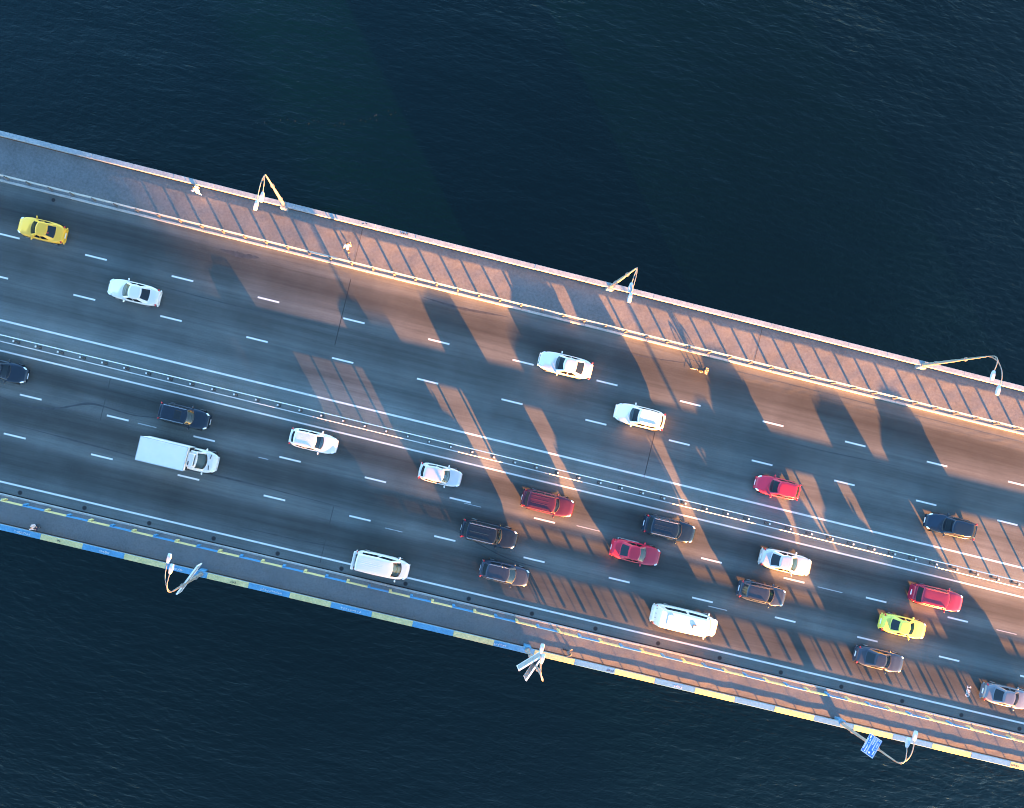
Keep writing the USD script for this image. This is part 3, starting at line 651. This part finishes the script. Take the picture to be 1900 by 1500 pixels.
    for k in range(ribs):
        yy = (k - (ribs - 1) / 2) * hw * top * (1.25 / max(ribs - 1, 1))
        obj('roof_rib', cbox((dx + rx0 + (rx1 - rx0) * .40, yy, H - .004 - .02 * abs(yy)), ((rx1 - rx0) * .72, .045, .03), ch=.012), M[roof_mt] if roof_mt else P, t)
    if sunroof:
        obj('sunroof', cbox((dx + rx1 - .75, 0, H - .012), (.62, hw * top * 1.1, .03), ch=.01), M['glass'], t)
    if wiper:
        for yy in (-.35, .25): obj('wiper', cbox((dx + a * wf - .26, yy, zt(wf) + .05), (.03, .55, .02), .12), M['trim'], t)
    return t

def car(*a, **k): return vehicle('car', *a, **k)
vehicle('taxi', 'yellow taxi driving left on the upper carriageway at far left', 'taxi', -37.6, 9.72, -1, 4.30, 1.80, 'sedan', 'paint_yellow', chrome=False)
tx = stage.GetPrimAtPath('/World/taxi')
obj('roof_badge', cbox((-.95, .22, 1.455), (.16, .14, .03), ch=.008), M['taillight'], tx)
car('white saloon driving left below the yellow taxi at left', 'car', -28.35, 6.26, -1, 4.72, 1.80, 'sedan', 'paint_white')
car('pearl white saloon driving left in the kerb lane above the middle of the picture', 'car', 11.09, 9.17, -1, 4.98, 1.86, 'sedan', 'paint_pearl')
car('white estate car driving left beside the expansion joint, right of the middle', 'car', 18.85, 6.21, -1, 4.62, 1.85, 'wagon', 'paint_white', rail='paint_white')
car('bright red hatchback driving left on the upper carriageway beside the median', 'car', 32.83, 2.88, -1, 4.12, 1.76, 'hatch', 'paint_crimson')
car('black hatchback driving left at the right edge of the upper carriageway', 'car', 49.51, 3.2, -1, 4.72, 1.82, 'hatch', 'paint_navy')
car('dark blue car cut off by the left edge of the picture', 'car', -38.05, -3.33, 1, 4.5, 1.80, 'hatch', 'paint_navy')
car('black estate car with a sunroof, above the box lorry', 'car', -21.32, -3.51, 1, 4.60, 1.82, 'suv', 'paint_navy', rail='chrome', sunroof=True, H=1.68)
car('white compact estate nearest the median, right of the box lorry', 'car', -9.54, -2.97, 1, 4.36, 1.76, 'wagon', 'paint_white', rail='paint_white')
car('short silver white hatchback at the soft edge of the shade beside the median', 'car', 2.33, -3.26, 1, 3.92, 1.70, 'wagon', 'paint_pearl', chrome=False)
car('maroon off-roader with ribbed roof in the sun beside the median', 'car', 12.48, -3.48, 1, 4.85, 1.88, 'suv', 'paint_maroon', rail='paint_maroon', ribs=4, H=1.86)
car('black off-roader with ribbed roof, right of the maroon one', 'car', 23.92, -3.16, 1, 4.82, 1.90, 'suv', 'paint_navy', rail='chrome', ribs=4, H=1.86)
car('large black off-roader with roof bars in the middle lane, left of the red saloon', 'car', 7.93, -7.45, 1, 5.25, 1.95, 'suv', 'paint_black', rail='chrome', ribs=3, H=1.88)
car('dark grey estate car below the large black off-roader', 'car', 10.15, -10.6, 1, 4.58, 1.82, 'wagon', 'paint_graphite', rail='chrome')
car('red saloon in the middle lane, below the black off-roader', 'car', 21.43, -5.99, 1, 4.62, 1.84, 'sedan', 'paint_red')
car('silver saloon with dark rear window, above the dark hatchback at right', 'car', 35.23, -3.63, 1, 4.85, 1.86, 'sedan', 'paint_silver')
car('dark grey hatchback just below left of the silver saloon', 'car', 33.72, -6.94, 1, 4.46, 1.80, 'wagon', 'paint_graphite', rail='trim')
car('red off-roader beside the median at right, above the lime car', 'car', 49.75, -3.58, 1, 4.90, 1.90, 'suv', 'paint_wine', rail='paint_wine', H=1.78)
car('lime green saloon between the red off-roader and the black saloon', 'car', 47.35, -6.87, 1, 4.36, 1.76, 'sedan', 'paint_lime', chrome=False)
car('black saloon in the kerb lane below the lime car', 'car', 45.88, -10.34, 1, 4.66, 1.82, 'sedan', 'paint_graphite')
car('grey saloon cut off by the right edge of the picture, kerb lane', 'car', 58.43, -10.95, 1, 4.72, 1.82, 'sedan', 'paint_grey')
t = vehicle('minivan', 'white minivan with ribbed roof straddling the lower edge line', 'minivan', -0.93, -12.48, 1, 5.10, 1.92, 'minivan', 'paint_white', ribs=7, dash='dash_pale', H=1.98)
obj('tailgate_spoiler', cbox((-2.53, 0, 1.55), (.26, 1.66, .12), ch=.04), M['paint_white'], t)
for yy in (-.55, .55): obj('hinge', cbox((-2.36, yy, 1.78), (.10, .14, .06)), M['trim'], t)
t = vehicle('van', 'tall white passenger van in the sunlit kerb lane', 'van', 27.25, -11.0, 1, 6.15, 2.02, 'van', 'paint_white', chrome=False, rearwin=False)
obj('aerial', cat(cbox((.35, .05, 2.57), (.34, .06, .05)), cbox((.20, -.10, 2.57), (.06, .30, .05))), M['cloth_grey'], t)
obj('roof_hatch', cbox((-1.9, 0, 2.555), (.5, .9, .03), ch=.01), M['paint_white'], t)
for k in (-.62, -.2, .2, .62): obj('door_hinge', cbox((-3.04, k, 1.7), (.05, .06, .12)), M['trim'], t)

# the box lorry: cab, box, refrigeration unit
t = thing('box_truck', 'white box lorry in shade on the lower carriageway at left', 'lorry', (-21.1, -7.03, 0))
vehicle('', '', '', 0, 0, 1, 3.35, 2.0, 'cab', 'paint_white', drawn_into=t, dx=1.98, chrome=False, rearwin=False, taillights=False, windows=False, dash='dash_pale')
obj('cargo_box', cbox((-.72, 0, 1.90), (4.20, 2.12, 2.16), ch=.03), M['box_white'], t)
for sx in (-1.8, -.72, .36): obj('roof_seam', box(sx - .012, sx + .012, -1.0, 1.0, 2.978, 2.984), M['box_white'], t)
for sy in (1, -1):
    obj('edge_profile', cbox((-.72, sy * 1.045, 2.965), (4.24, .07, .07), ch=.015), M['galv'], t)
    obj('edge_profile', cbox((-.72, sy * 1.05, .85), (4.24, .05, .10)), M['galv'], t)
for sx in (-2.82, 1.38): obj('edge_profile', cbox((sx, 0, 2.963), (.07, 2.02, .064), ch=.015), M['galv'], t)
obj('chassis', box(-2.7, 2.0, -.5, .5, .42, .78), M['trim'], t)
obj('cooling_unit', cbox((1.72, 0, 2.48), (.58, 1.15, .40), ch=.05), M['paint_white'], t)
obj('cooling_grille', cat(cbox((2.012, 0, 2.44), (.02, .95, .26)), cbox((1.60, -.3, 2.684), (.10, .34, .012))), M['trim'], t)
for yy in (-.85, .85): obj('gap_cover', box(1.39, 1.52, yy - .16, yy + .16, 1.3, 2.3), M['trim'], t)
for yy in (-.45, .55): obj('bonnet_vent', cbox((3.05, yy, 1.155), (.06, .42, .03), -.15 * np.sign(yy)), M['trim'], t)
for sx, sy in ((-1, 1), (-1, -1)):
    w = sub('wheel', t); tr = trimesh.transformations.concatenate_matrices(trimesh.transformations.translation_matrix((-1.5, sy * .84, .37)), trimesh.transformations.rotation_matrix(PI / 2, [1, 0, 0]))
    obj('tyre', trimesh.creation.cylinder(.37, .42, sections=22, transform=tr), M['tyre'], w, smooth=40); obj('rim', trimesh.creation.cylinder(.22, .435, sections=16, transform=tr), M['rim'], w, smooth=40)
for sy in (1, -1): obj('taillight', cbox((-2.83, sy * .92, .95), (.05, .18, .12)), M['taillight'], t)
# paper left on the dashboard of the silver hatchback
p = stage.GetPrimAtPath('/World/car_008')
obj('windscreen_sticker', cbox((.42, -.05, 1.10), (.22, .28, .012), 0), M['paper'], p)

# ------------------------------------------------------------------ people
def chain(bones, edge=.03, it=8):
    out = m3.Manifold()
    for (a, ra, b, rb) in bones:
        s = []
        for c, r in ((a, ra), (b, rb)): s.append(m3.Manifold.sphere(r, 14).translate([float(q) for q in c]))
        out = out + m3.Manifold.batch_hull(s)
    q = out.refine_to_length(edge).to_mesh()
    m = trimesh.Trimesh(q.vert_properties[:, :3], q.tri_verts, process=True)
    trimesh.smoothing.filter_taubin(m, .5, .52, it); return m
def hand(wrist, d, curl=.35, side=1):
    """five separate, curled fingers from a palm; d = forearm direction"""
    d = np.array(d, float); d /= np.linalg.norm(d); s = np.cross(d, [0, 0, 1.0]); s = s / (np.linalg.norm(s) + 1e-9) if np.linalg.norm(s) > .1 else np.array([1.0, 0, 0]); n = np.cross(s, d)
    w = np.array(wrist, float); bones = [(w, .027, w + d * .05, .032), (w + d * .05 + s * .02, .022, w + d * .09 + s * .03, .014), (w + d * .05 - s * .02, .022, w + d * .09 - s * .03, .014)]
    for k, ln in zip((-1.5, -.5, .5, 1.5), (.060, .075, .080, .070)):
        a = w + d * .088 + s * .021 * k; b = a + d * ln * .5 - n * .010; c = b + d * ln * .38 - n * ln * curl
        bones += [(a, .0095, b, .009), (b, .009, c, .008)]
    a = w + d * .03 + s * .032 * side; b = a + d * .035 + s * .03 * side; bones += [(a, .013, b, .010), (b, .010, b + d * .03, .009)]
    return bones
def person(label, loc, yaw, J, shirt, legs, hair, shoes='cloth_black', long_legs=True, sleeves=True, skirt=None, extra=None, scale=1.0):
    """J: joints in metres, facing +x. pelvis, chest, neck, head, then l/r shoulder, elbow, wrist, hip, knee, ankle, toe"""
    t = thing('person', label, 'person', loc, yaw)
    J = {k: np.array(v, float) * scale for k, v in J.items()}
    B = [(J['pelvis'], .125, J['chest'], .135), (J['chest'], .13, J['neck'], .062), (J['neck'], .056, J['head'], .075)]
    hd = J['head']; up = (J['head'] - J['neck']); up /= np.linalg.norm(up); fwd = np.array([1.0, 0, 0]) - up * up[0]; fwd /= np.linalg.norm(fwd); lat = np.cross(up, fwd)
    B += [(hd, .098, hd + up * .06, .092), (hd + fwd * .03 - up * .05, .060, hd + fwd * .05, .078), (hd + fwd * .105, .014, hd + fwd * .115 - up * .025, .017), (hd + fwd * .085 - up * .065 + lat * .02, .014, hd + fwd * .085 - up * .065 - lat * .02, .014)]
    for s_ in (1, -1): B += [(hd + lat * s_ * .095, .016, hd + lat * s_ * .098 - up * .03, .012)]
    C, S = [], []
    for sd, si in (('l', 1), ('r', -1)):
        g = lambda k: J[sd + k]
        B += [(J['chest'], .10, g('shoulder'), .062), (g('shoulder'), .052, g('elbow'), .040), (g('elbow'), .040, g('wrist'), .028), (J['pelvis'], .11, g('hip'), .092), (g('hip'), .086, g('knee'), .058), (g('knee'), .056, g('ankle'), .040), (g('ankle'), .038, g('toe'), .030)]
        B += hand(g('wrist'), g('wrist') - g('elbow'), side=si)
        C += [(J['chest'], .115, g('shoulder'), .078), (g('shoulder'), .072, g('shoulder') + (g('elbow') - g('shoulder')) * (1.0 if sleeves else .55), .056)]
        if sleeves: C += [(g('elbow'), .056, g('elbow') + (g('wrist') - g('elbow')) * .82, .044)]
        S += [(J['pelvis'], .128, g('hip'), .108), (g('hip'), .104, g('knee'), .074)] if long_legs else [(J['pelvis'], .128, g('hip'), .108), (g('hip'), .108, g('hip') + (g('knee') - g('hip')) * .75, .092)]
        if long_legs: S += [(g('knee'), .074, g('knee') + (g('ankle') - g('knee')) * .88, .058)]
    obj('body', chain(B, .035, 4), M['skin'], t, smooth=True)
    C += [(J['pelvis'] + (J['chest'] - J['pelvis']) * .05, .145, J['chest'], .155), (J['chest'], .15, J['chest'] + (J['neck'] - J['chest']) * .72, .085)]
    if skirt: C += [(J['pelvis'], .16, J['pelvis'] - np.array([0, 0, skirt]), .20)]
    obj('shirt', chain(C, .05, 4), M[shirt], t, smooth=True)
    obj('trousers' if long_legs else 'shorts', chain(S, .05, 4), M[legs], t, smooth=True)
    obj('hair', chain([(hd + up * .055 - fwd * .02, .103, hd + up * .03 - fwd * .045, .098), (hd - fwd * .05 - up * .04, .07, hd - fwd * .05 + up * .02, .085)], .04, 3), M[hair], t, smooth=True)
    for sd in 'lr': obj('shoe', chain([(J[sd + 'ankle'] - [0, 0, .035], .045, J[sd + 'toe'], .040)], .04, 3), M[shoes], t, smooth=True)
    return t
walkJ = dict(pelvis=(0, 0, .94), chest=(.03, 0, 1.28), neck=(.05, 0, 1.48), head=(.08, 0, 1.60), lshoulder=(.03, .19, 1.42), lelbow=(.10, .26, 1.16), lwrist=(.30, .24, 1.05), rshoulder=(.03, -.19, 1.42), relbow=(-.13, -.26, 1.17), rwrist=(-.10, -.28, .93),
             lhip=(0, .09, .90), lknee=(-.10, .09, .50), lankle=(-.36, .09, .13), ltoe=(-.24, .09, .045), rhip=(0, -.09, .90), rknee=(.20, -.09, .50), rankle=(.26, -.09, .09), rtoe=(.42, -.09, .045))
runJ = dict(pelvis=(0, 0, .92), chest=(.16, 0, 1.24), neck=(.26, 0, 1.43), head=(.33, 0, 1.54), lshoulder=(.16, .20, 1.38), lelbow=(-.05, .30, 1.18), lwrist=(.12, .33, 1.02), rshoulder=(.24, -.18, 1.38), relbow=(.20, -.34, 1.12), rwrist=(.46, -.26, 1.20),
            lhip=(0, .09, .90), lknee=(.34, .10, .62), lankle=(.44, .10, .13), ltoe=(.60, .10, .045), rhip=(0, -.09, .90), rknee=(-.22, -.10, .52), rankle=(-.60, -.10, .36), rtoe=(-.66, -.10, .24))
standJ = dict(walkJ); standJ |= dict(lknee=(.04, .09, .50), lankle=(-.10, .09, .09), ltoe=(.05, .09, .045), rknee=(.10, -.09, .50), rankle=(.12, -.09, .09), rtoe=(.28, -.09, .045), lwrist=(.28, .18, 1.20), rwrist=(.20, -.20, .98))
person('person in loose white clothes walking beside the upper parapet at left', (-24.95, 16.45, KH_UP + .01), 168, walkJ, 'cloth_white', 'cloth_white', 'hair', skirt=.35)
person('runner in white shirt and black shorts crossing the upper pavement', (-10.62, 14.62, KH_UP + .01), 98, runJ, 'cloth_white', 'cloth_black', 'hair', 'cloth_white', long_legs=False, sleeves=False)
t = person('person in pale pink top and dark trousers on the lower pavement at far left', (-31.85, -16.2, KH_LO + .01), -10, standJ, 'cloth_pink', 'cloth_navy', 'hair')
t = thing('handbag', 'small dark purple bag held by the person at far left of the lower pavement', 'bag', (-31.62, -16.42, KH_LO + .62))
obj('bag_body', cbox((0, 0, .12), (.12, .30, .24), ch=.04), M['bag'], t); obj('handle', tube([(0, -.1, .24), (0, -.06, .38), (0, .06, .38), (0, .1, .24)], .012, 6), M['bag'], t)
t = person('person in dark clothes walking near the middle lamp on the lower pavement', (17.42, -16.2, KH_LO + .01), 20, walkJ, 'cloth_grey', 'cloth_black', 'hair')
t = thing('handbag', 'orange shoulder bag carried by the person in dark clothes on the lower pavement', 'bag', (17.60, -16.50, KH_LO + .72))
obj('bag_body', cbox((0, 0, .12), (.26, .11, .24), ch=.04), M['bag_orange'], t); obj('strap', tube([(-.1, 0, .24), (-.03, .03, .60), (.03, .03, .60), (.1, 0, .24)], .012, 6), M['bag'], t)
# cyclist beside the upper guardrail
BX, BY = 23.3, 11.70
rideJ = dict(pelvis=(-.22, 0, 1.00), chest=(.10, 0, 1.28), neck=(.27, 0, 1.42), head=(.36, 0, 1.50), lshoulder=(.17, .19, 1.36), lelbow=(.38, .25, 1.14), lwrist=(.52, .26, 1.04), rshoulder=(.17, -.19, 1.36), relbow=(.38, -.25, 1.14), rwrist=(.52, -.26, 1.04),
             lhip=(-.20, .09, .97), lknee=(.16, .12, .74), lankle=(-.02, .12, .30), ltoe=(.12, .12, .22), rhip=(-.20, -.09, .97), rknee=(.20, -.12, .84), rankle=(.06, -.12, .50), rtoe=(.20, -.12, .44))
person('cyclist in black shirt leaning over the handlebar beside the upper guardrail', (BX, BY, 0), 0, rideJ, 'cloth_black', 'cloth_black', 'hair_fair', 'cloth_white', long_legs=False, sleeves=False)
t = thing('bicycle', 'cream bicycle ridden along the upper kerb', 'bicycle', (BX, BY, 0))
for wx in (-.54, .54):
    w = sub('wheel', t); tr = trimesh.transformations.concatenate_matrices(trimesh.transformations.translation_matrix((wx, 0, .345)), trimesh.transformations.rotation_matrix(PI / 2, [1, 0, 0]))
    obj('tyre', trimesh.creation.torus(.325, .022, 28, 8, transform=tr), M['tyre'], w, smooth=True)
    obj('rim', trimesh.creation.annulus(.285, .305, .026, transform=tr), M['rim'], w)
    obj('spoke', cat(*[cyl((wx, 0, .345), (wx + .29 * math.cos(q), 0, .345 + .29 * math.sin(q)), .004, 4) for q in np.arange(0, 2 * PI, PI / 7)]), M['rim'], w)
obj('frame', cat(*[cyl(a, b, .020, 8) for a, b in (((-.18, 0, .86), (-.04, 0, .30)), ((-.04, 0, .30), (.40, 0, .72)), ((-.16, 0, .80), (.37, 0, .84)), ((-.54, .05, .345), (-.04, 0, .30)), ((-.54, .05, .345), (-.17, 0, .80)), ((.37, 0, .88), (.54, .05, .345)))]), M['bike'], t, smooth=40)
obj('handlebar', tube([(.46, .30, 1.0), (.46, .22, 1.03), (.42, 0, 1.02), (.46, -.22, 1.03), (.46, -.30, 1.0)], .016, 8), M['bike'], t)
obj('saddle', ellip((-.22, 0, .90), (.14, .08, .035)), M['cloth_black'], t, smooth=True)
obj('pedal', cat(cbox((-.02, .12, .22), (.10, .09, .025)), cbox((.08, -.12, .42), (.10, .09, .025)), cyl((-.04, .06, .30), (-.02, .08, .22), .012, 6), cyl((-.04, -.06, .30), (.07, -.08, .42), .012, 6)), M['trim'], t)

# ------------------------------------------------------------------ on the water, and the far bank whose tall block shades the left of the bridge
fl = []
for k in range(46):
    u = random.random(); x = -25 + 17 * u + random.uniform(-.3, .3); y = 27.3 + 5.3 * u + .5 * math.sin(u * 9) + random.uniform(-.35, .35)
    if 6 < u * 17 < 8.5 and random.random() < .7: continue
    r = random.uniform(.02, .05); fl.append(cbox((x, y, WATER_Z + .01), (r * 1.6, r, .012), random.uniform(0, 3)))
o = obj('foam', cat(*fl), M['foam'], kind='stuff'); tag(o, 'thin broken line of white foam flecks drifting on the water above the bridge', 'foam')
P_, S_ = np.array([.759, .651]), np.array([SX, SY])
def uw(u, w): return tuple(P_ * u + S_ * w)
D = 680.0
bank = []
gx, gy = np.linspace(-420, 420, 60), np.linspace(D - 60, D + 320, 30)
G = grid(gx, gy, lambda U, Wd: WATER_Z - 3 + np.minimum((Wd - D + 60) * .16, 12) + 3 * (meshkit.fbm(np.stack([U * .02, Wd * .02, 0 * U], -1), 4, 5) - .5))
vv = G.vertices.copy(); G.vertices = np.column_stack([vv[:, :1] * P_[None] + vv[:, 1:2] * S_[None], vv[:, 2]]); G.fix_normals()
obj('riverbank', G, M['hill'], smooth=True, kind='structure')
zt_ = lambda u: TAU * (D + 7) + np.interp(-u, [-1.3, 5.3, 9.3, 17, 37], [0, 1.3, 2.3, 7.5, 11.0])
t = thing('apartment_building', 'tall apartment block on the far bank, shading the left half of the bridge', 'building')
us = [1.3, -5.3, -9.3, -17.0, -37.0, -95.0]; V, F = [], []
for u in us:
    for w in (D, D + 16):
        for z in (-9.0, float(zt_(u))): V.append((*uw(u, w), z))
for i in range(5):
    a, b = i * 4, (i + 1) * 4
    for p, q in ((0, 1), (1, 3), (3, 2), (2, 0)): F += [(a + p, a + q, b + q), (a + p, b + q, b + p)]
for e in (0, 20): F += [(e, e + 1, e + 3), (e, e + 3, e + 2)]
bm = trimesh.Trimesh(V, F, process=False); bm.fix_normals(); obj('wall', bm, M['facade'], t)
for i in range(14):
    for j in range(10):
        c = uw(-7 - 9 * j, D - .03); obj('window', cbox((*c, -4 + 3.0 * i), (3.2, .08, 1.5), math.atan2(P_[1], P_[0])), M['far_glass'], t)
